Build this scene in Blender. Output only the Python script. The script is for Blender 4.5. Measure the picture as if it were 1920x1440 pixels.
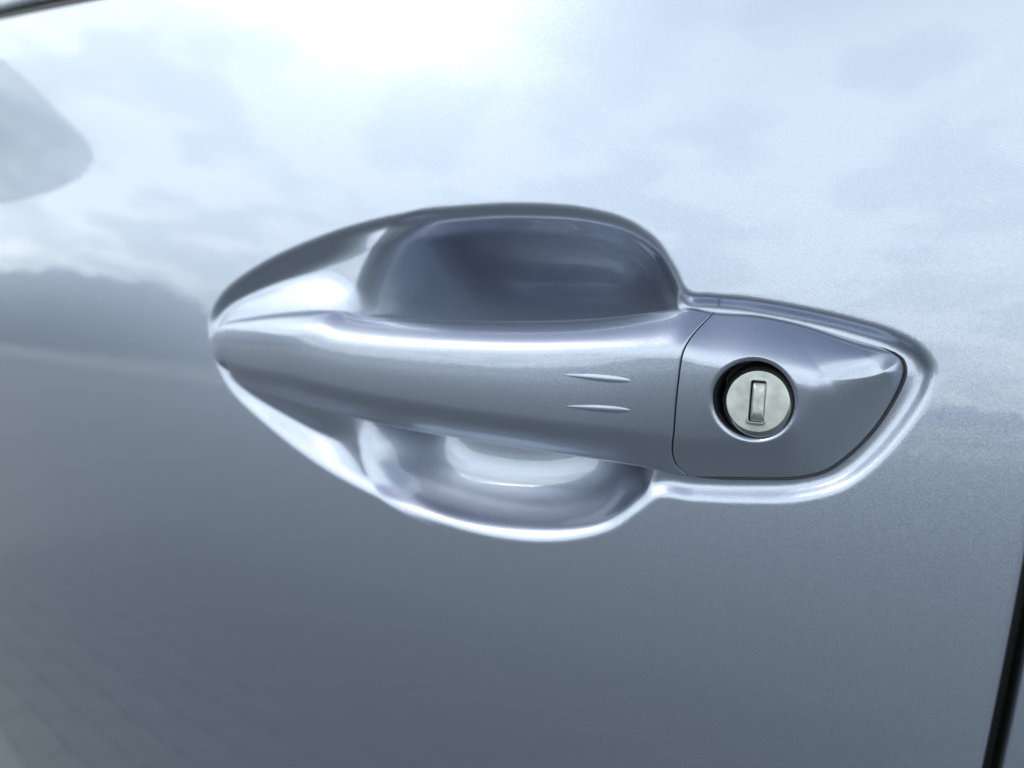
import bpy, math, random
import numpy as np
from mathutils import Vector, Matrix, Euler

R = math.radians
random.seed(4)
sc = bpy.context.scene
for o in list(bpy.data.objects):
    bpy.data.objects.remove(o)

# ------------------------------------------------------------------ camera
F = 1360.0                       # focal length in photo pixels (1920 wide)
YAW, PITCH = R(27.0), R(-8.0)
Z0 = 0.90                        # height of the lock above the ground
DEPTH = 0.181
cam_d = bpy.data.cameras.new('camera')
cam = bpy.data.objects.new('camera', cam_d)
sc.collection.objects.link(cam)
sc.camera = cam
rot = Euler((R(90) + PITCH, 0, YAW), 'XYZ').to_matrix()
lock_px = (1419.0, 755.0)
lock_cam = Vector(((lock_px[0] - 960) / F * DEPTH, -(lock_px[1] - 720) / F * DEPTH, -DEPTH))
CAM = Vector((0, -0.004, Z0)) - rot @ lock_cam
cam.matrix_world = Matrix.Translation(CAM) @ rot.to_4x4()
cam_d.sensor_width = 36.0
cam_d.lens = 36.0 * F / 1920.0
cam_d.clip_start = 0.01
cam_d.clip_end = 5000
cam_d.dof.use_dof = True
cam_d.dof.focus_distance = DEPTH - 0.002
cam_d.dof.aperture_fstop = 9.0

# ------------------------------------------------------------------ world
SUN_EL, SUN_AZ = R(46), R(-54)       # azimuth measured from -Y towards -X is negative
SUN_DIR = Vector((math.cos(SUN_EL) * math.sin(SUN_AZ), -math.cos(SUN_EL) * math.cos(SUN_AZ), math.sin(SUN_EL)))
world = bpy.data.worlds.new("World")
sc.world = world
world.use_nodes = True
nt = world.node_tree
nt.nodes.clear()


def N(tree, typ, **kw):
    n = tree.nodes.new(typ)
    for k, v in kw.items():
        setattr(n, k, v)
    return n


def mth(tree, op, a, b=None, clamp=False):
    n = N(tree, 'ShaderNodeMath', operation=op, use_clamp=clamp)
    for i, v in enumerate((a, b)):
        if v is None:
            continue
        if isinstance(v, (int, float)):
            n.inputs[i].default_value = v
        else:
            tree.links.new(v, n.inputs[i])
    return n.outputs[0]


def ramp(tree, fac, stops):
    n = N(tree, 'ShaderNodeValToRGB')
    el = n.color_ramp.elements
    while len(el) < len(stops):
        el.new(0.5)
    for e, (p, c) in zip(el, stops):
        e.position = p
        e.color = c if len(c) == 4 else (*c, 1)
    tree.links.new(fac, n.inputs[0])
    return n.outputs[0]


sky = N(nt, 'ShaderNodeTexSky', sky_type='NISHITA')
sky.sun_disc = False
sky.sun_elevation = SUN_EL
sky.sun_rotation = math.atan2(SUN_DIR.x, SUN_DIR.y)
sky.air_density = 1.0
sky.dust_density = 1.6
sky.altitude = 100
geo = N(nt, 'ShaderNodeTexCoord')
sep = N(nt, 'ShaderNodeSeparateXYZ')
nt.links.new(geo.outputs['Generated'], sep.inputs[0])
zz = mth(nt, 'MAXIMUM', sep.outputs[2], 0.0)
den = mth(nt, 'ADD', zz, 0.16)
cx = mth(nt, 'DIVIDE', sep.outputs[0], den)
cy = mth(nt, 'DIVIDE', sep.outputs[1], den)
comb = N(nt, 'ShaderNodeCombineXYZ')
nt.links.new(cx, comb.inputs[0])
nt.links.new(cy, comb.inputs[1])
cn = N(nt, 'ShaderNodeTexNoise')
cn.inputs['Scale'].default_value = 1.05
cn.inputs['Detail'].default_value = 7
cn.inputs['Roughness'].default_value = 0.52
cn.inputs['Distortion'].default_value = 0.25
mapn = N(nt, 'ShaderNodeMapping')
mapn.inputs['Location'].default_value = (2.3, 0.7, 0)
nt.links.new(comb.outputs[0], mapn.inputs[0])
nt.links.new(mapn.outputs[0], cn.inputs['Vector'])
cover = ramp(nt, cn.outputs['Fac'], [(0.34, (0.68, 0.68, 0.68)), (0.54, (1, 1, 1))])
cn2 = N(nt, 'ShaderNodeTexNoise')
cn2.inputs['Scale'].default_value = 2.6
cn2.inputs['Detail'].default_value = 5
nt.links.new(mapn.outputs[0], cn2.inputs['Vector'])
cloudcol = ramp(nt, cn2.outputs['Fac'], [(0.45, (9.2, 10.3, 10.3)), (0.54, (15.2, 15.9, 15.4))])
mixc = N(nt, 'ShaderNodeMix', data_type='RGBA')
thin = N(nt, 'ShaderNodeMapRange', interpolation_type='SMOOTHSTEP')      # the veil of cloud thins overhead
for i_, v_ in ((1, 0.60), (2, 0.86), (3, 1.0), (4, 0.10)):
    thin.inputs[i_].default_value = v_
nt.links.new(sep.outputs[2], thin.inputs[0])
cov = mth(nt, 'MULTIPLY', cover, thin.outputs[0])
nt.links.new(cov, mixc.inputs['Factor'])
nt.links.new(sky.outputs[0], mixc.inputs['A'])
nt.links.new(cloudcol, mixc.inputs['B'])
bg = N(nt, 'ShaderNodeBackground')
bg.inputs['Strength'].default_value = 0.10
nt.links.new(mixc.outputs['Result'], bg.inputs['Color'])
wo = N(nt, 'ShaderNodeOutputWorld')
nt.links.new(bg.outputs[0], wo.inputs[0])

sun_d = bpy.data.lights.new('sun', 'SUN')
sun_d.energy = 0.5
sun_d.angle = R(18)
sun_d.color = (1.0, 0.96, 0.9)
sun = bpy.data.objects.new('sun', sun_d)
sc.collection.objects.link(sun)
sun.rotation_euler = SUN_DIR.to_track_quat('Z', 'Y').to_euler()
sun.location = (-3, -4, 6)

sc.view_settings.view_transform = 'Standard'
sc.view_settings.look = 'None'
sc.view_settings.exposure = 0.7
sc.view_settings.gamma = 1.0

# ------------------------------------------------------------------ door skin
T0, K = R(5.0), 1.05             # outward lean of the skin at lock height, change per metre


def lean_y(z):
    """inward offset of the skin at height z (numpy)"""
    dz = np.asarray(z, float) - Z0
    a, b = 0.16, 0.22
    u = np.clip(dz, -b, a)
    y = T0 * u + 0.5 * K * u * u
    y = y + np.where(dz > a, (T0 + K * a) * (dz - a), 0)
    y = y + np.where(dz < -b, (T0 - K * b) * (dz + b) + 0.10 * (dz + b) ** 2, 0)
    return y


def base_y(x, z):
    x = np.asarray(x, float)
    return lean_y(z) + 0.13 * x * x


def ray(px, py):
    d = rot @ Vector(((px - 960) / F, -(py - 720) / F, -1.0))
    return d


def at(px, py, off=0.0):
    """where the sight line through a photo pixel meets the skin, moved inward by off"""
    d = ray(px, py)
    t = (off - CAM.y) / d.y
    for _ in range(25):
        p = CAM + d * t
        t = (float(base_y(p.x, p.z)) + off - CAM.y) / d.y
    p = CAM + d * t
    return (p.x, p.z)


def spline(pts, closed=True, n=16):
    P = np.array(pts, float)
    m = len(P)
    out = []
    rng = range(m) if closed else range(m - 1)
    for i in rng:
        if closed:
            p0, p1, p2, p3 = P[(i - 1) % m], P[i], P[(i + 1) % m], P[(i + 2) % m]
        else:
            p1, p2 = P[i], P[i + 1]
            p0 = P[i - 1] if i > 0 else 2 * p1 - p2
            p3 = P[i + 2] if i + 2 < m else 2 * p2 - p1
        t0 = 0.0
        t1 = t0 + max(np.linalg.norm(p1 - p0), 1e-9) ** 0.5
        t2 = t1 + max(np.linalg.norm(p2 - p1), 1e-9) ** 0.5
        t3 = t2 + max(np.linalg.norm(p3 - p2), 1e-9) ** 0.5
        for t in np.linspace(t1, t2, n, endpoint=False):
            A1 = (t1 - t) / (t1 - t0) * p0 + (t - t0) / (t1 - t0) * p1
            A2 = (t2 - t) / (t2 - t1) * p1 + (t - t1) / (t2 - t1) * p2
            A3 = (t3 - t) / (t3 - t2) * p2 + (t - t2) / (t3 - t2) * p3
            B1 = (t2 - t) / (t2 - t0) * A1 + (t - t0) / (t2 - t0) * A2
            B2 = (t3 - t) / (t3 - t1) * A2 + (t - t1) / (t3 - t1) * A3
            out.append((t2 - t) / (t2 - t1) * B1 + (t - t1) / (t2 - t1) * B2)
    if not closed:
        out.append(P[-1])
    return np.array(out)


def dist(pts, line, closed=True):
    """unsigned distance of pts (n,2) to a polyline"""
    A = line if closed else line[:-1]
    B = np.roll(line, -1, axis=0) if closed else line[1:]
    AB = B - A
    L2 = (AB ** 2).sum(1) + 1e-18
    out = np.empty(len(pts))
    for s in range(0, len(pts), 4000):
        p = pts[s:s + 4000, None, :]
        t = np.clip(((p - A) * AB).sum(2) / L2, 0, 1)
        q = A + t[..., None] * AB
        out[s:s + 4000] = np.sqrt(((p - q) ** 2).sum(2).min(1))
    return out


def inside(pts, poly):
    x, z = pts[:, 0], pts[:, 1]
    res = np.zeros(len(pts), bool)
    j = len(poly) - 1
    for i in range(len(poly)):
        xi, zi = poly[i]
        xj, zj = poly[j]
        c = ((zi > z) != (zj > z))
        with np.errstate(divide='ignore', invalid='ignore'):
            res ^= c & (x < (xj - xi) * (z - zi) / (zj - zi + 1e-18) + xi)
        j = i
    return res


def sdf(pts, poly):
    return dist(pts, poly) * np.where(inside(pts, poly), 1, -1)


def sstep(a, b, x):
    t = np.clip((x - a) / (b - a), 0, 1)
    return t * t * (3 - 2 * t)


def integ(slope, smax=0.06, n=2400):
    s = np.linspace(-0.004, smax, n)
    v = slope(s)
    c = np.concatenate([[0], np.cumsum((v[1:] + v[:-1]) / 2 * np.diff(s))])
    return lambda q: np.interp(q, s, c)


mm = 0.001
O1 = spline([at(*p) for p in [
    (393, 600), (412, 556), (480, 500), (600, 443), (700, 412), (800, 393), (900, 383), (1000, 381), (1100, 390),
    (1180, 413), (1235, 453), (1268, 505), (1292, 549), (1330, 554), (1400, 560), (1500, 577), (1600, 600),
    (1680, 625), (1730, 655), (1752, 692), (1744, 735), (1700, 805), (1640, 872), (1580, 915), (1500, 936),
    (1400, 939), (1300, 935), (1236, 930), (1200, 955), (1150, 990), (1080, 1010), (1000, 1014), (900, 1000),
    (800, 970), (700, 927), (600, 872), (500, 795), (430, 725), (402, 665)]])
O2 = spline([at(*p, 0.004) for p in [
    (800, 417), (900, 403), (1000, 401), (1100, 409), (1180, 431), (1235, 470), (1264, 515), (1278, 556),
    (1282, 620), (1272, 720), (1252, 820), (1226, 905), (1190, 942), (1140, 974), (1070, 990), (980, 990),
    (880, 974), (800, 948), (742, 915), (706, 870), (688, 815), (676, 740), (664, 650), (670, 585), (697, 508), (746, 445)]])

# outline of the whole handle, grip and lock cover together
OFF_H = 0.0015
TOP = spline([at(*p, OFF_H) for p in [
    (408, 618), (425, 604), (480, 592), (560, 582), (630, 579), (664, 590), (740, 597), (850, 601), (960, 602), (1060, 600), (1150, 594),
    (1230, 584), (1290, 576), (1340, 584), (1420, 590), (1500, 606), (1600, 636), (1650, 650), (1678, 662)]], False)
BOT = spline([at(*p, OFF_H) for p in [
    (408, 618), (408, 640), (417, 676), (440, 706), (550, 749), (700, 790), (850, 819), (1000, 843), (1100, 858), (1200, 873), (1285, 891),
    (1400, 896), (1500, 894), (1548, 882), (1592, 852), (1640, 803), (1678, 745), (1694, 710), (1697, 692), (1692, 674), (1678, 662)]], False)
HAND = np.vstack([TOP, BOT[::-1][1:-1]])
GAP = spline([at(*p, OFF_H * .3) for p in [(1345, 572), (1338, 587), (1312, 622), (1298, 650), (1286, 718), (1275, 800), (1267, 845), (1270, 868), (1288, 892), (1300, 905)]], False)


def nfun(t, n):
    t = np.clip(t, 0, 1)
    return np.power(1 - np.power(1 - t, n), 1.0 / n)


def hand_h(pts):
    """outward height of the handle face above its border plane"""
    dT = dist(pts, TOP, False)
    dB = dist(pts, BOT[44:], False)
    dL = dist(pts, BOT[:46], False)
    x = pts[:, 0]
    wB = 0.0072 - 0.0028 * (1 - sstep(-0.200, -0.150, x)) + 0.0068 * sstep(0.004, 0.030, x)
    wT = (0.0046 + 0.0028 * sstep(-0.050, 0.0, x)) * (0.45 + 0.55 * sstep(-0.195, -0.150, x))
    loc = (dT + dB) * 0.5
    k = np.clip(loc / 0.012, 0.35, 1.0)
    H = 0.0050 + 0.0035 * sstep(-0.195, -0.145, x) + 0.0025 * sstep(-0.20, -0.06, x)

    def facet(t, d, c, e=0.0010):
        t = 0.20 * nfun(d / e, 2.0) + 0.80 * t
        return np.where(t < 1 - c, t, np.where(t > 1 + c, 1.0, 1 - (1 + c - t) ** 2 / (4 * c)))
    shoulder = facet(dT / (wT * k), dT, 0.72) * facet(dB / (wB * k), dB, 0.55 + 0.2 * sstep(0.0, 0.02, x), 0.0005)
    shoulder = shoulder * nfun(dL / 0.0014, 2.0)
    v = dB / (dT + dB + 1e-9)
    barrel = 1 - (2 * v - 1.33 - 0.22 * sstep(-0.06, -0.01, x)) ** 2
    ba = 0.24 + 0.09 * sstep(-0.05, 0.0, x)
    return H * k ** 0.35 * shoulder * (1 - ba + ba * barrel)


def hand_y(pts):
    return base_y(pts[:, 0], pts[:, 1]) + OFF_H - hand_h(pts)


ledge = integ(lambda s: 0.76 * sstep(-0.0010, 0.0018, s) * (1 - sstep(0.0016, 0.0040, s)) - 0.15 * sstep(0.0032, 0.0050, s) * (1 - sstep(0.0070, 0.0090, s)))
ledge_c = integ(lambda s: 0.92 * sstep(-0.0010, 0.0012, s) * (1 - sstep(0.0014, 0.0036, s)) - 0.24 * sstep(0.0034, 0.0048, s) * (1 - sstep(0.0070, 0.0090, s)))
ledge_l = integ(lambda s: 0.80 * sstep(-0.0010, 0.0022, s) * (1 - sstep(0.0045, 0.0115, s)))
bowl_r = integ(lambda s: 1.38 * sstep(-0.0008, 0.0018, s) * np.clip(1 - s / 0.036, 0, 1) ** 0.7)
bowl_low = integ(lambda s: 2.00 * sstep(-0.0008, 0.0018, s) * (0.92 * np.clip(1 - s / 0.0190, 0, 1) ** 1.35 + 0.03 * np.clip(1 - s / 0.040, 0, 1)))
bowl_l = integ(lambda s: 1.40 * sstep(-0.0075, 0.0045, s) * np.clip(1 - s / 0.036, 0, 1) ** 0.7)


def soft_sdf(pts, poly):
    """distance inside the outline without the creases of the plain distance"""
    s = sdf(pts, poly)
    i = s > 0.0012
    L = poly
    A, B = L, np.roll(L, -1, 0)
    w = np.sqrt(((B - A) ** 2).sum(1))
    q = (A + B) / 2
    sm = s.copy()
    P = pts[i]
    o = np.empty(len(P))
    for a in range(0, len(P), 4000):
        r2 = ((P[a:a + 4000, None] - q) ** 2).sum(2)
        o[a:a + 4000] = np.sqrt(2.0 / (w / r2 ** 1.5).sum(1))
    t = sstep(0.0012, 0.0035, s[i])
    sm[i] = s[i] * (1 - t) + o * t
    return sm


def door_depth(pts):
    s1 = sdf(pts, O1)
    s2 = soft_sdf(pts, O2)
    sh = -sdf(pts, HAND)
    x = pts[:, 0]
    # the skin climbs back up to the front end of the grip
    m = 1 - sstep(-0.155, -0.115, x)
    mc = sstep(-0.034, -0.014, x)
    d = (ledge(s1) * (1 - mc) + ledge_c(s1) * mc) * (1 - m) + ledge_l(s1) * m
    shc = np.clip(sh, 0, 1)
    up = 0.0008 + 0.34 * shc + 12 * shc * shc
    k = 0.0016
    h = np.clip(0.5 + 0.5 * (up - d) / k, 0, 1)
    smin = up * (1 - h) + d * h - k * h * (1 - h)
    d = d * (1 - m) + np.minimum(smin, d) * m
    m2 = 1 - sstep(-0.128, -0.090, x)
    w = sstep(-0.010, 0.010, dist(pts, TOP, False) - dist(pts, BOT, False))
    br = bowl_r(s2) * (1 - w) + bowl_low(s2) * w
    # opening in the skin behind the lock cover
    pit = 0.016 * sstep(0.0020, 0.0040, -sh) * sstep(-0.014, -0.012, x)
    return d + br * (1 - m2) + bowl_l(s2) * m2 + pit


# ------------------------------------------------------------------ materials
def mat(name):
    m = bpy.data.materials.new(name)
    m.use_nodes = True
    t = m.node_tree
    return m, t, t.nodes['Principled BSDF']


def paint():
    m, t, b = mat('silver_blue_metallic_paint')
    co = N(t, 'ShaderNodeTexCoord')
    vo = N(t, 'ShaderNodeTexVoronoi')
    vo.inputs['Scale'].default_value = 6500
    t.links.new(co.outputs['Object'], vo.inputs['Vector'])
    # every flake lies at its own small angle
    sub = N(t, 'ShaderNodeVectorMath', operation='SUBTRACT')
    sub.inputs[1].default_value = (0.5, 0.5, 0.5)
    t.links.new(vo.outputs['Color'], sub.inputs[0])
    scl = N(t, 'ShaderNodeVectorMath', operation='SCALE')
    scl.inputs['Scale'].default_value = 0.075
    t.links.new(sub.outputs[0], scl.inputs[0])
    g = N(t, 'ShaderNodeNewGeometry')
    add = N(t, 'ShaderNodeVectorMath', operation='ADD')
    t.links.new(g.outputs['Normal'], add.inputs[0])
    t.links.new(scl.outputs[0], add.inputs[1])
    nm = N(t, 'ShaderNodeVectorMath', operation='NORMALIZE')
    t.links.new(add.outputs[0], nm.inputs[0])
    t.links.new(nm.outputs[0], b.inputs['Normal'])
    # tone of the flakes
    bw = N(t, 'ShaderNodeSeparateColor')
    t.links.new(vo.outputs['Color'], bw.inputs[0])
    col = ramp(t, bw.outputs[2], [(0.0, (0.282, 0.325, 0.422)), (1.0, (0.334, 0.380, 0.488))])
    # a few specks of dust and tiny chips
    vd = N(t, 'ShaderNodeTexVoronoi')
    vd.inputs['Scale'].default_value = 260
    t.links.new(co.outputs['Object'], vd.inputs['Vector'])
    sd = N(t, 'ShaderNodeSeparateColor')
    t.links.new(vd.outputs['Color'], sd.inputs[0])
    rad = mth(t, 'MULTIPLY', mth(t, 'SUBTRACT', sd.outputs[0], 0.86), 0.55)
    dot = mth(t, 'LESS_THAN', vd.outputs['Distance'], rad)
    dm = N(t, 'ShaderNodeMix', data_type='RGBA')
    t.links.new(mth(t, 'MULTIPLY', dot, 0.35), dm.inputs['Factor'])
    t.links.new(col, dm.inputs['A'])
    dm.inputs['B'].default_value = (0.30, 0.29, 0.27, 1)
    t.links.new(dm.outputs['Result'], b.inputs['Base Color'])
    sm_ = N(t, 'ShaderNodeTexNoise')
    sm_.inputs['Scale'].default_value = 22
    sm_.inputs['Detail'].default_value = 5
    t.links.new(co.outputs['Object'], sm_.inputs['Vector'])
    cr = N(t, 'ShaderNodeMapRange')
    for i_, v_ in ((1, 0.45), (2, 0.75), (3, 0.015), (4, 0.06)):
        cr.inputs[i_].default_value = v_
    t.links.new(sm_.outputs['Fac'], cr.inputs[0])
    t.links.new(mth(t, 'ADD', cr.outputs[0], mth(t, 'MULTIPLY', dot, 0.3)), b.inputs['Coat Roughness'])
    b.inputs['Metallic'].default_value = 0.92
    b.inputs['Roughness'].default_value = 0.33
    b.inputs['Coat Weight'].default_value = 1.0
    b.inputs['Coat IOR'].default_value = 1.7
    # faint orange peel in the lacquer
    no = N(t, 'ShaderNodeTexNoise')
    no.inputs['Scale'].default_value = 260
    no.inputs['Detail'].default_value = 2
    t.links.new(co.outputs['Object'], no.inputs['Vector'])
    bp = N(t, 'ShaderNodeBump')
    bp.inputs['Strength'].default_value = 0.02
    bp.inputs['Distance'].default_value = 0.001
    t.links.new(no.outputs['Fac'], bp.inputs['Height'])
    t.links.new(bp.outputs[0], b.inputs['Coat Normal'])
    return m


def simple(name, col, rough, metal=0.0, noise=None, coat=0.0, bump=0.0):
    m, t, b = mat(name)
    b.inputs['Roughness'].default_value = rough
    b.inputs['Metallic'].default_value = metal
    b.inputs['Coat Weight'].default_value = coat
    co = N(t, 'ShaderNodeTexCoord')
    no = N(t, 'ShaderNodeTexNoise')
    no.inputs['Scale'].default_value = noise or 50
    no.inputs['Detail'].default_value = 6
    t.links.new(co.outputs['Object'], no.inputs['Vector'])
    lo = tuple(c * 0.8 for c in col)
    hi = tuple(min(c * 1.2, 1) for c in col)
    t.links.new(ramp(t, no.outputs['Fac'], [(0.3, lo), (0.7, hi)]), b.inputs['Base Color'])
    if bump:
        bp = N(t, 'ShaderNodeBump')
        bp.inputs['Strength'].default_value = 0.6
        bp.inputs['Distance'].default_value = bump
        t.links.new(no.outputs['Fac'], bp.inputs['Height'])
        t.links.new(bp.outputs[0], b.inputs['Normal'])
    return m


PAINT = paint()
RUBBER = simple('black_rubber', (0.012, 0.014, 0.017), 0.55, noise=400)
SATIN = simple('satin_trim', (0.30, 0.34, 0.40), 0.3, 0.9, noise=90)
STEEL = simple('nickel_lock_face', (0.32, 0.342, 0.345), 0.24, 0.95, noise=260, bump=0.00001)
FLAP = simple('keyhole_shutter', (0.34, 0.355, 0.355), 0.32, 0.9, noise=700, bump=0.00005)
DARKP = simple('dark_bore', (0.02, 0.021, 0.026), 0.5, noise=300)
DARKP.node_tree.nodes['Principled BSDF'].inputs['Specular IOR Level'].default_value = 0.08
DARKP.node_tree.nodes['Principled BSDF'].inputs['Roughness'].default_value = 0.9
GLASS, _t, _b = mat('tinted_window_glass')
_b.inputs['Base Color'].default_value = (0.02, 0.03, 0.035, 1)
_b.inputs['Roughness'].default_value = 0.02
_b.inputs['Coat Weight'].default_value = 1.0
MIRROR = simple('mirror_glass', (0.36, 0.40, 0.43), 0.02, 1.0)
GROUND = simple('asphalt', (0.156, 0.171, 0.174), 0.9, noise=30)
SLAB = simple('grey_concrete_slab', (0.118, 0.128, 0.135), 0.85, noise=9)
PALE = simple('pale_gravel', (0.42, 0.42, 0.40), 0.9, noise=0.2)
HILL = simple('wooded_hillside', (0.06, 0.08, 0.105), 0.95, noise=0.05)  # bluish haze of distance is mixed into the base colour


# ------------------------------------------------------------------ mesh helpers
def build(name, verts, faces, m, parent=None, smooth=True, mats=None, fmat=None):
    me = bpy.data.meshes.new(name)
    me.from_pydata([tuple(map(float, v)) for v in verts], [], [tuple(map(int, f)) for f in faces])
    for mm_ in (mats or [m]):
        me.materials.append(mm_)
    if fmat is not None:
        me.polygons.foreach_set('material_index', fmat)
    me.polygons.foreach_set('use_smooth', [smooth] * len(me.polygons))
    me.validate()
    me.update()
    o = bpy.data.objects.new(name, me)
    sc.collection.objects.link(o)
    if parent:
        o.parent = parent
    return o


def grid(V, closed_u=False, closed_v=False, flip=False):
    """V (nu,nv,3) -> verts, faces"""
    nu, nv = V.shape[:2]
    idx = np.arange(nu * nv).reshape(nu, nv)
    a = idx if closed_u else idx[:-1]
    b = np.roll(idx, -1, 0) if closed_u else idx[1:]
    if closed_v:
        q = np.stack([a, b, np.roll(b, -1, 1), np.roll(a, -1, 1)], -1)
    else:
        q = np.stack([a[:, :-1], b[:, :-1], b[:, 1:], a[:, 1:]], -1)
    q = q.reshape(-1, 4)
    if flip:
        q = q[:, ::-1]
    return V.reshape(-1, 3), q


def empty(name, loc):
    o = bpy.data.objects.new(name, None)
    o.location = loc
    o.empty_display_size = 0.1
    sc.collection.objects.link(o)
    return o


# the car: every part is modelled in world coordinates, the empty stands at the origin of the plan
car = empty('car', (0, 0, 0))
car['label'] = 'silver blue metallic car, its door filling the picture, with pull handle and key lock'
car['category'] = 'car'

# ------------------------------------------------------------------ door panel
g1, g2 = at(1921, 1085), at(1848, 1440)      # rear shut line of the door
GS = (g1[0] - g2[0]) / (g1[1] - g2[1])


def gap_x(z):
    dz = z - g2[1]
    return g2[0] - 0.0021 + GS * np.where(dz > 0, dz, 0.02 * np.tanh(dz / 0.02)) - 0.10 * np.clip(dz, 0, 1) ** 2


b1, b2 = at(0, 40), at(200, 1)               # waist line of the door
BS = (b2[1] - b1[1]) / (b2[0] - b1[0])


def belt_z(x):
    return b1[1] + BS * (x - b1[0]) + 0.012 * (x - b1[0]) ** 2


print('gap', g1, g2, 'belt', b1, b2, BS)
xs = np.unique(np.concatenate([np.linspace(-1.0, -0.26, 60), np.arange(-0.262, 0.0465, 0.0006), np.linspace(0.0465, 0.20, 40)]))
zs = np.unique(np.concatenate([np.linspace(0.30, Z0 - 0.062, 50), np.arange(Z0 - 0.062, Z0 + 0.062, 0.0006), np.linspace(Z0 + 0.062, 1.2, 40)]))
XE, ZE = xs[-1], zs[-1]
GX, GZ = np.meshgrid(xs, zs, indexing='ij')
wx = np.clip((GX - 0.0465) / (XE - 0.0465), 0, 1)
wz = np.clip((GZ - (Z0 + 0.064)) / (ZE - (Z0 + 0.064)), 0, 1)
for _ in range(4):
    X = GX * 1.0
    Zt = belt_z(np.clip(X, -1.1, 0.2))
    Z = np.where(wz > 0, (Z0 + 0.064) + wz * (Zt - (Z0 + 0.064)), GZ)
    X = np.where(wx > 0, 0.0465 + wx * (gap_x(Z) - 0.0465), GX)
P2 = np.stack([X.ravel(), Z.ravel()], 1)
near = (P2[:, 0] > -0.262) & (P2[:, 0] < 0.061) & (np.abs(P2[:, 1] - Z0) < 0.075)
D = np.zeros(len(P2))
D[near] = door_depth(P2[near])
Y = base_y(P2[:, 0], P2[:, 1]) + D
V = np.stack([P2[:, 0], Y, P2[:, 1]], 1).reshape(len(xs), len(zs), 3)
# turned edges: rear edge and waist edge curl inward
def curl_u(V):
    extra = []
    for dx, dy in ((0.0007, 0.0001), (0.0012, 0.0003), (0.0016, 0.0007), (0.0019, 0.0013), (0.0020, 0.0022), (0.0020, 0.004), (0.0020, 0.02)):
        e = V[-1].copy()
        e[:, 0] += dx
        e[:, 1] += dy
        extra.append(e[None])
    return np.concatenate([V] + extra, 0)
def curl_v(V):
    extra = []
    for dz, dy in ((0.0005, 0.0001), (0.0010, 0.0005), (0.0013, 0.0012), (0.0013, 0.005)):
        e = V[:, -1].copy()
        e[:, 2] += dz
        e[:, 1] += dy
        extra.append(e[:, None])
    return np.concatenate([V] + extra, 1)
V = curl_v(curl_u(V))
v, f = grid(V, flip=False)
fm = np.zeros((V.shape[0] - 1, V.shape[1] - 1), int)
fm[-2:, :] = 1
door = build('door_panel', v, f, None, car, mats=[PAINT, RUBBER], fmat=fm.ravel().tolist())

# rear panel behind the shut line
GAPW = 0.0030
zz_ = np.linspace(0.30, 1.45, 90)
cols = []
for k, (dx, dy) in enumerate([(0.0, 0.02), (0.0, 0.004), (0.0, 0.0022), (0.0001, 0.0013), (0.0004, 0.0006), (0.0009, 0.0001), (0.0015, 0.0)] + [(0.0015 + q, 0) for q in np.linspace(0.01, 0.9, 30)]):
    xx = gap_x(zz_) + 0.0020 + GAPW + dx
    cols.append(np.stack([xx, base_y(xx, zz_) + dy, zz_], 1))
v, f = grid(np.array(cols))
fm = np.zeros((len(cols) - 1, len(zz_) - 1), int)
fm[:2, :] = 1
build('rear_panel', v, f, None, car, mats=[PAINT, RUBBER], fmat=fm.ravel().tolist())
# front wing beyond the other end of the door
cols = []
for q in np.linspace(-1.9, -1.004, 24):
    xx = np.full_like(zz_, q)
    zf = np.minimum(zz_, 1.0 + 0.0 * zz_)
    cols.append(np.stack([xx, base_y(-1 + (xx + 1) * 0.2, zf) + 0.0005, zf], 1))
v, f = grid(np.array(cols))
build('front_wing', v, f, PAINT, car)

# rubber behind the shut line
cols = []
for dx, dy in ((-0.0005, 0.0105), (0.0005, 0.010), (0.0021, 0.0096), (0.0038, 0.010), (0.0048, 0.0105)):
    xx = gap_x(zz_) + 0.0020 + dx
    cols.append(np.stack([xx, base_y(xx, zz_) + dy, zz_], 1))
v, f = grid(np.array(cols))
build('door_seal', v, f, RUBBER, car)

# waist seal, trim strip and window
xw = np.linspace(-1.0, 0.14, 90)
def strip(name, prof, m):
    rows = []
    for dz, dy in prof:
        z = belt_z(xw) + dz
        rows.append(np.stack([xw, base_y(xw, z) + dy, z], 1))
    v, f = grid(np.array(rows), flip=True)
    return build(name, v, f, m, car)
strip('window_seal', [(-0.003, 0.012), (-0.0002, 0.010), (0.0006, 0.003), (0.0018, 0.0012), (0.0035, 0.0008), (0.0050, 0.0016), (0.0056, 0.004), (0.006, 0.012)], RUBBER)
strip('window_trim', [(0.0062, 0.010), (0.0062, 0.001), (0.0068, -0.0004), (0.009, -0.0014), (0.014, -0.0016), (0.019, -0.0006), (0.0205, 0.001), (0.0208, 0.008)], SATIN)
strip('side_window', [(0.015, 0.0085), (0.03, 0.009), (0.1, 0.016), (0.2, 0.034), (0.32, 0.066), (0.42, 0.105)], GLASS)

# ------------------------------------------------------------------ grip
def curve_at(line, key, val):
    return np.interp(val, line[:, 0], line[:, 1]) if key == 'x' else None


GAPL = GAP[GAP[:, 1].argsort()]


def gap_curve_x(z):
    return np.interp(z, GAPL[:, 1], GAPL[:, 0])


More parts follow.
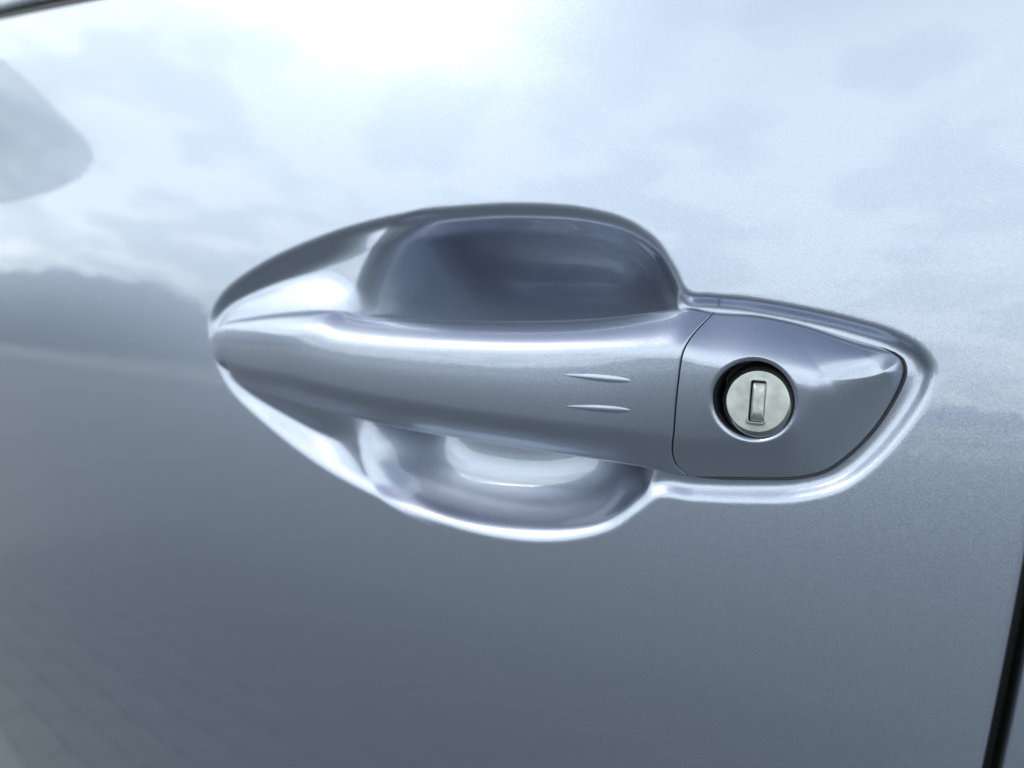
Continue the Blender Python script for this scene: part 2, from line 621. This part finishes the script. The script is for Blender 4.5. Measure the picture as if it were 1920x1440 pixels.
def section_mesh():
    nu, nv = 260, 84
    u = np.linspace(0, 1, nu) ** 1.5
    tv = (1 - np.cos(np.linspace(0, np.pi, nv))) / 2
    # walk TOP and BOT up to the gap, parametrised by arc length
    def cut(line, side):
        g = line[:, 0] - gap_curve_x(line[:, 1])
        i = np.argmax(g > -0.0003)
        a, b = line[i - 1], line[i]
        ga, gb = g[i - 1] + 0.0003, g[i] + 0.0003
        p = a + (b - a) * (ga / (ga - gb))
        return np.vstack([line[:i], p])
    T, B = cut(TOP, 0), cut(BOT, 1)
    def resample(L, u):
        s = np.concatenate([[0], np.cumsum(np.sqrt((np.diff(L, axis=0) ** 2).sum(1)))])
        s /= s[-1]
        return np.stack([np.interp(u, s, L[:, 0]), np.interp(u, s, L[:, 1])], 1)
    Tp, Bp = resample(T, u), resample(B, u)
    P = Bp[:, None] * (1 - tv[None, :, None]) + Tp[:, None] * tv[None, :, None]
    # bend the last stations onto the curved gap line
    w = u ** 6
    gx = gap_curve_x(P[..., 1]) - 0.0003
    lin = P[-1:, :, 0]
    P[..., 0] += w[:, None] * (gx[-1:, :] - lin)
    return P


GP = section_mesh()
nu, nv = GP.shape[:2]
flat = GP.reshape(-1, 2)
yy = hand_y(flat)
front = np.stack([flat[:, 0], yy, flat[:, 1]], 1).reshape(nu, nv, 3)
# back of the grip: same stations, rounded the other way and narrower
tvb = (1 - np.cos(np.linspace(0, np.pi, 28))) / 2
back = []
for i in range(nu):
    a, b = front[i, -1], front[i, 0]
    wdt = abs(a[2] - b[2])
    th = 0.008 * min(1, (wdt / 0.03)) * float(sstep(0.0, 0.35, i / (nu - 1)) * 0.8 + 0.2)
    row = []
    for t in tvb[1:-1]:
        p = a * (1 - t) + b * t
        p = p.copy()
        p[1] += th * (1 - abs(2 * t - 1) ** 2.6) ** (1 / 2.6)
        row.append(p)
    back.append(row)
back = np.array(back)
lip_b = front[:, :1].copy()
lip_b[:, :, 2] -= 0.0003
lip_b[:, :, 1] += 0.0004
lip_c = front[:, :1].copy()
lip_c[:, :, 1] += 0.0010
V = np.concatenate([front, back, lip_c, lip_b], 1)
# cap the end at the gap by a short turned wall
endr = []
for dx, dy, sh in ((0.00025, 0.0002, 0.0), (0.0003, 0.0008, 0.0), (0.0003, 0.004, 0.0)):
    e = V[-1].copy()
    e[:, 0] += dx
    e[:, 1] = np.minimum(e[:, 1] + dy, e[:, 1].max())
    endr.append(e[None])
V = np.concatenate([V] + endr, 0)
v, f = grid(V, closed_v=True, flip=False)
v = list(map(tuple, v))
f = [tuple(q) for q in f]
nvv = V.shape[1]
f.append(tuple((V.shape[0] - 1) * nvv + k for k in range(nvv))[::-1])
handle = build('door_handle', v, f, PAINT, car)

# two small raised ribs on the grip
def rib(p0, p1, wd):
    a, b = np.array(at(*p0, -0.009)), np.array(at(*p1, -0.009))
    n1, n2 = 60, 15
    d = (b - a)
    L = np.linalg.norm(d)
    d /= L
    nrm = np.array([-d[1], d[0]])
    rows = []
    for t in np.linspace(0, 1, n1):
        env = (min(1, t / 0.50) ** 0.7) * (1 - max(0, (t - 0.62) / 0.38) ** 2.4) ** 0.6 if t > 0 else 0
        env = max(env, 0.02)
        row = []
        for s in np.linspace(-1, 1, n2):
            p = a + d * L * t + nrm * s * wd * (0.15 + 0.85 * env)
            y = float(hand_y(p[None])[0])
            h = 0.00026 * env * (1 - s * s) ** 1.3
            row.append((p[0], y - h + 0.00003, p[1]))
        rows.append(row)
    v, f = grid(np.array(rows), flip=False)
    return build('rib', v, f, PAINT, handle)
rib((1056, 702), (1184, 714), 0.00105)
rib((1056, 762), (1182, 771), 0.00105)

# ------------------------------------------------------------------ lock cover
LC = np.array(at(1411, 751, -0.008))           # bore centre on the face
BORE = 0.0096
def cut_right(line):
    g = line[:, 0] - gap_curve_x(line[:, 1]) - 0.0004
    i = np.argmax(g > 0)
    a, b = line[i - 1], line[i]
    p = a + (b - a) * (g[i - 1] / (g[i - 1] - g[i]))
    return np.vstack([p, line[i:]])
Tc, Bc = cut_right(TOP), cut_right(BOT)
zt, zb = Tc[0, 1], Bc[0, 1]
gz = np.linspace(zb, zt, 70)
Gl = np.stack([gap_curve_x(gz) + 0.0004, gz], 1)
loop = np.vstack([Gl, Tc[1:], Bc[::-1][1:-1]])
def resample_closed(L, n):
    L = np.vstack([L, L[:1]])
    s = np.concatenate([[0], np.cumsum(np.sqrt((np.diff(L, axis=0) ** 2).sum(1)))])
    q = np.linspace(0, s[-1], n, endpoint=False)
    return np.stack([np.interp(q, s, L[:, 0]), np.interp(q, s, L[:, 1])], 1)
loop = resample_closed(loop, 640)
ang = np.arctan2(loop[:, 1] - LC[1], loop[:, 0] - LC[0])
circ = LC + 1.0 * np.stack([np.cos(ang), np.sin(ang)], 1) * (BORE + 0.0012)
tr = np.linspace(0, 1, 90)
tr = 1 - (1 - tr) ** 1.7
rings = []
for t in tr:
    p = circ * (1 - t) + loop * t
    rings.append(np.stack([p[:, 0], hand_y(p), p[:, 1]], 1))
outer = rings[-1]
# turned border
sk = []
for sc_, dy in ((1.0, 0.0006), (1.0, 0.0035)):
    e = outer.copy()
    e[:, 1] = np.maximum(e[:, 1], base_y(e[:, 0], e[:, 2]) + OFF_H * 0 - 0.02) + dy
    sk.append(e)
fl = outer.copy()
fl[:, 1] = base_y(fl[:, 0], fl[:, 2]) + 0.006
sk.append(fl)
# bore: flared rim, then a wall going in
ydir = []
rim = []
for rr, dy in ((BORE + 0.0009, 0.00006), (BORE + 0.0006, 0.00022), (BORE + 0.0003, 0.0005), (BORE + 0.0001, 0.0009), (BORE + 0.0000, 0.0014), (BORE - 0.0001, 0.004), (BORE - 0.0003, 0.011)):
    c = LC + np.stack([np.cos(ang), np.sin(ang)], 1) * rr
    c2 = LC + np.stack([np.cos(ang), np.sin(ang)], 1) * (BORE + 0.0012)
    rim.append(np.stack([c[:, 0], hand_y(c2) + dy, c[:, 1]], 1))
allr = rim[::-1] + rings + sk
V = np.array(allr)
v, f = grid(V, closed_v=True, flip=True)
nw = len(rim) - 2
fm = np.zeros(len(f), int)
fm[:nw * 640 // 1][:3 * 640] = 1
cover_o = build('lock_cover', v, f, None, car, mats=[PAINT, DARKP], fmat=[int(i) for i in fm])

# thin dark tube added for the shaded gap line between cover and skin
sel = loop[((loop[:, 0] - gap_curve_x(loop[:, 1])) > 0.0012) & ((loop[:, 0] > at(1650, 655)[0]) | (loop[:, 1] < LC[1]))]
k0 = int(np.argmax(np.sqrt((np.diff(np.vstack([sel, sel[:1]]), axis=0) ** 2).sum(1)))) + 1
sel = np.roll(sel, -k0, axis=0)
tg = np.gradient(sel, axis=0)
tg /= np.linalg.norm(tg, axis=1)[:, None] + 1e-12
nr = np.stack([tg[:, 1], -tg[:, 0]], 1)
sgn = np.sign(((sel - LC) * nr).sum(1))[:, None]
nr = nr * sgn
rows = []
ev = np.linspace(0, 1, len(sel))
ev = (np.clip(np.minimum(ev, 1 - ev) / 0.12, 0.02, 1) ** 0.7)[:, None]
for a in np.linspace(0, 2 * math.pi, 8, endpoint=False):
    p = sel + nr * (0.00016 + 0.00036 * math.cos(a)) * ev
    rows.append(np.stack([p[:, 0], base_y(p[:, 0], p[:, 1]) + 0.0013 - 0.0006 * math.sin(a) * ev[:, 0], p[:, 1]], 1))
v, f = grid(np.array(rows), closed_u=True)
build('cover_gap_shade', v, f, RUBBER, cover_o)

# ------------------------------------------------------------------ lock cylinder and its keyhole
Y_FACE = float(hand_y(LC[None])[0]) + 0.0026
TILT = Euler((R(-8), 0, R(-5)), 'XYZ').to_matrix()      # nods up a little
CYC = Vector((LC[0] + 0.0008, Y_FACE, LC[1] - 0.0005))
RC = 0.0090
def place(pts):
    return [tuple(TILT @ Vector(p) + CYC) for p in pts]
nA = 128
th = np.linspace(0, 2 * np.pi, nA, endpoint=False)
hw, hh, rc = 0.00178, 0.0050, 0.00055
def rrect(hw, hh, rc):
    out = []
    for a in th:
        # ray against a rounded rectangle, found by bisection
        lo, hi = 0.0, 0.02
        for _ in range(30):
            m_ = (lo + hi) / 2
            x, z = abs(math.cos(a)) * m_, abs(math.sin(a)) * m_
            qx, qz = max(x - (hw - rc), 0), max(z - (hh - rc), 0)
            if math.hypot(qx, qz) <= rc and x <= hw and z <= hh:
                lo = m_
            else:
                hi = m_
        out.append((math.cos(a) * lo, math.sin(a) * lo))
    return np.array(out)
# denser directions near the corners of the slot
ca = math.atan2(hh, hw)
th = np.sort(np.concatenate([np.linspace(0, 2 * np.pi, 96, endpoint=False)] + [c + np.linspace(-0.16, 0.16, 14) for c in (ca, np.pi - ca, np.pi + ca, 2 * np.pi - ca)]))
nA = len(th)
slot = rrect(hw, hh, rc)
slot2 = rrect(hw + 0.00045, hh + 0.00045, rc + 0.0004)
slot3 = rrect(hw + 0.0008, hh + 0.0008, rc + 0.0007)
cc = np.stack([np.cos(th), np.sin(th)], 1)
ringsL = []
def ring(p, y):
    ringsL.append(np.stack([p[:, 0], np.full(nA, y), p[:, 1]], 1))
ring(slot, 0.0022)
ring(slot, 0.0003)
ring(slot * 0.3 + slot2 * 0.7 - slot * 0 , -0.0001) if False else None
ring(rrect(hw + 0.0001, hh + 0.0001, rc), -0.00004)
ring(rrect(hw + 0.00025, hh + 0.00025, rc + 0.0002), -0.00014)
ring(slot2, -0.00006)
ring(slot3, 0.0)
for q in (0.25, 0.5, 0.75, 1.0):
    ring(slot3 * (1 - q) + cc * (RC - 0.0016) * q, 0.0)
for r_, y_ in ((RC - 0.00152, 0.0), (RC - 0.00140, 0.00004), (RC - 0.00125, 0.00014), (RC - 0.0009, 0.00036), (RC - 0.0005, 0.0006), (RC - 0.0002, 0.00105), (RC, 0.0017), (RC, 0.0030), (RC, 0.0085)):
    ring(cc * r_, y_)
Vc = np.array(ringsL)
v, f = grid(Vc, closed_v=True, flip=True)
cyl = build('lock_cylinder', place(v), f, STEEL, cover_o)
# spring shutter inside the keyhole
sh = [rrect(hw * q, hh * q, rc * q) for q in (0.02, 0.5, 0.93, 0.985)]
Vs = []
for q, s_ in zip((0.00025, 0.00025, 0.00028, 0.0008), sh):
    Vs.append(np.stack([s_[:, 0] + 0.00020, np.full(nA, q), s_[:, 1] - 0.00012], 1))
v, f = grid(np.array(Vs), closed_v=True, flip=True)
build('keyhole_shutter', place(v), f, FLAP, cover_o)
# dark floor of the keyhole and of the bore
def disc(name, r, y, m, n=64, parent=None):
    vs = [(0, y, 0)] + [(r * math.cos(a), y, r * math.sin(a)) for a in np.linspace(0, 2 * np.pi, n, endpoint=False)]
    fs = [(0, 1 + i, 1 + (i + 1) % n) for i in range(n)]
    return build(name, place(vs), fs, m, parent)
disc('bore_floor', BORE + 0.001, 0.0075, DARKP, parent=cover_o)
vs = []
disc('keyhole_floor', 0.0062, 0.002, DARKP, parent=cover_o)

# ------------------------------------------------------------------ wing mirror, seen as a reflection in the skin
def wing_mirror():
    X0 = -0.80
    oc = spline([(-0.02, 1.215), (-0.07, 1.205), (-0.12, 1.188), (-0.155, 1.175), (-0.171, 1.162), (-0.175, 1.146), (-0.168, 1.127),
                 (-0.155, 1.110), (-0.12, 1.081), (-0.085, 1.062), (-0.03, 1.050), (0.0, 1.066), (0.008, 1.13), (0.002, 1.20)], n=8)
    c = oc.mean(0)
    rows = []
    for sc_, dx in ((0.955, 0.0015), (0.965, 0.003), (0.975, 0.0035), (0.99, 0.002), (1.0, -0.004), (0.995, -0.02), (0.96, -0.045), (0.88, -0.066), (0.74, -0.084), (0.52, -0.096), (0.25, -0.102), (0.02, -0.103)):
        p = c + (oc - c) * sc_
        rows.append(np.stack([np.full(len(p), X0 + dx), p[:, 0], p[:, 1]], 1))
    v, f = grid(np.array(rows), closed_v=True)
    o = build('wing_mirror', v, f, PAINT, car)
    p = c + (oc - c) * 0.958
    vs = [(X0 + 0.002, c[0], c[1])] + [(X0 + 0.002, q[0], q[1]) for q in p]
    n = len(p)
    build('mirror_glass', vs, [(0, 1 + j, 1 + (j + 1) % n) for j in range(n)], MIRROR, o, smooth=False)
    rows = []
    for t in np.linspace(0, 1, 8):
        rows.append([(X0 - 0.045 + 0.03 * math.cos(b), -0.01 + 0.16 * t, 1.085 - 0.03 * t + 0.022 * math.sin(b)) for b in np.linspace(0, 2 * math.pi, 20, endpoint=False)])
    v, f = grid(np.array(rows), closed_v=True)
    build('mirror_foot', v, f, RUBBER, o)
wing_mirror()

# ------------------------------------------------------------------ ground and hills, seen as reflections
S = 2500
g = build('ground', [(-S, -S, 0), (S, -S, 0), (S, S, 0), (-S, S, 0)], [(0, 1, 2, 3)], PALE, smooth=False)
g['kind'] = 'structure'
g = build('pavement', [(-60, -16, 0.006), (60, -16, 0.006), (60, 12, 0.006), (-60, 12, 0.006)], [(0, 1, 2, 3)], GROUND, smooth=False)
g['kind'] = 'structure'
g2_ = build('road', [(-200, -46, 0.008), (200, -46, 0.008), (200, -27, 0.008), (-200, -27, 0.008)], [(0, 1, 2, 3)], GROUND, smooth=False)
g2_['kind'] = 'structure'
# paving slabs beside the car, they show faintly in the lower part of the skin
w_, t_h, c_ = 0.1975, 0.0075, 0.002
ring4 = lambda a_, z_: [(-a_, -a_ / 2, z_), (a_, -a_ / 2, z_), (a_, a_ / 2, z_), (-a_, a_ / 2, z_)]
vs = ring4(w_ / 2, 0.0) + ring4(w_ / 2, t_h - c_) + ring4(w_ / 2 - c_, t_h)
fs = [(0 + i, (i + 1) % 4, 4 + (i + 1) % 4, 4 + i) for i in range(4)] + [(4 + i, 4 + (i + 1) % 4, 8 + (i + 1) % 4, 8 + i) for i in range(4)] + [(8, 9, 10, 11)]
slab0 = build('paving_slab', vs, fs, SLAB, g, smooth=False)
for i in range(14):
    for j in range(14):
        o = slab0 if i + j == 0 else slab0.copy()
        if i + j:
            sc.collection.objects.link(o)
            o.parent = g
        o.location = (-2.6 + 0.201 * i + (0.1 if j % 2 else 0), -0.08 - 0.103 * j, 0.0072 + random.uniform(-0.0007, 0.0007))
        o.rotation_euler = (random.uniform(-0.004, 0.004), random.uniform(-0.004, 0.004), 0)
rows = []
na = 900
for k, (r_, q) in enumerate(((260, 0.0), (290, 0.35), (330, 0.8), (380, 1.0), (470, 0.6), (560, 0.0))):
    row = []
    for i in range(na):
        a = 2 * math.pi * i / na
        az = math.degrees(math.atan2(math.cos(a), -math.sin(a)))     # from straight out of the door, forward negative
        h = 17 + 5 * math.sin(3 * a + 1.0) + 4 * math.sin(7 * a + 2.2) + 2.6 * math.sin(19 * a + 0.6) + 1.5 * math.sin(43 * a + 1) + 0.9 * math.sin(97 * a) + 0.6 * math.sin(173 * a)
        h += 35 * math.exp(-((az + 66) / 15) ** 2)
        row.append((r_ * math.cos(a), r_ * math.sin(a), h * q - 0.5))
    rows.append(row)
v, f = grid(np.array(rows), closed_v=True, flip=True)
h = build('hills', v, f, HILL)
h['kind'] = 'structure'
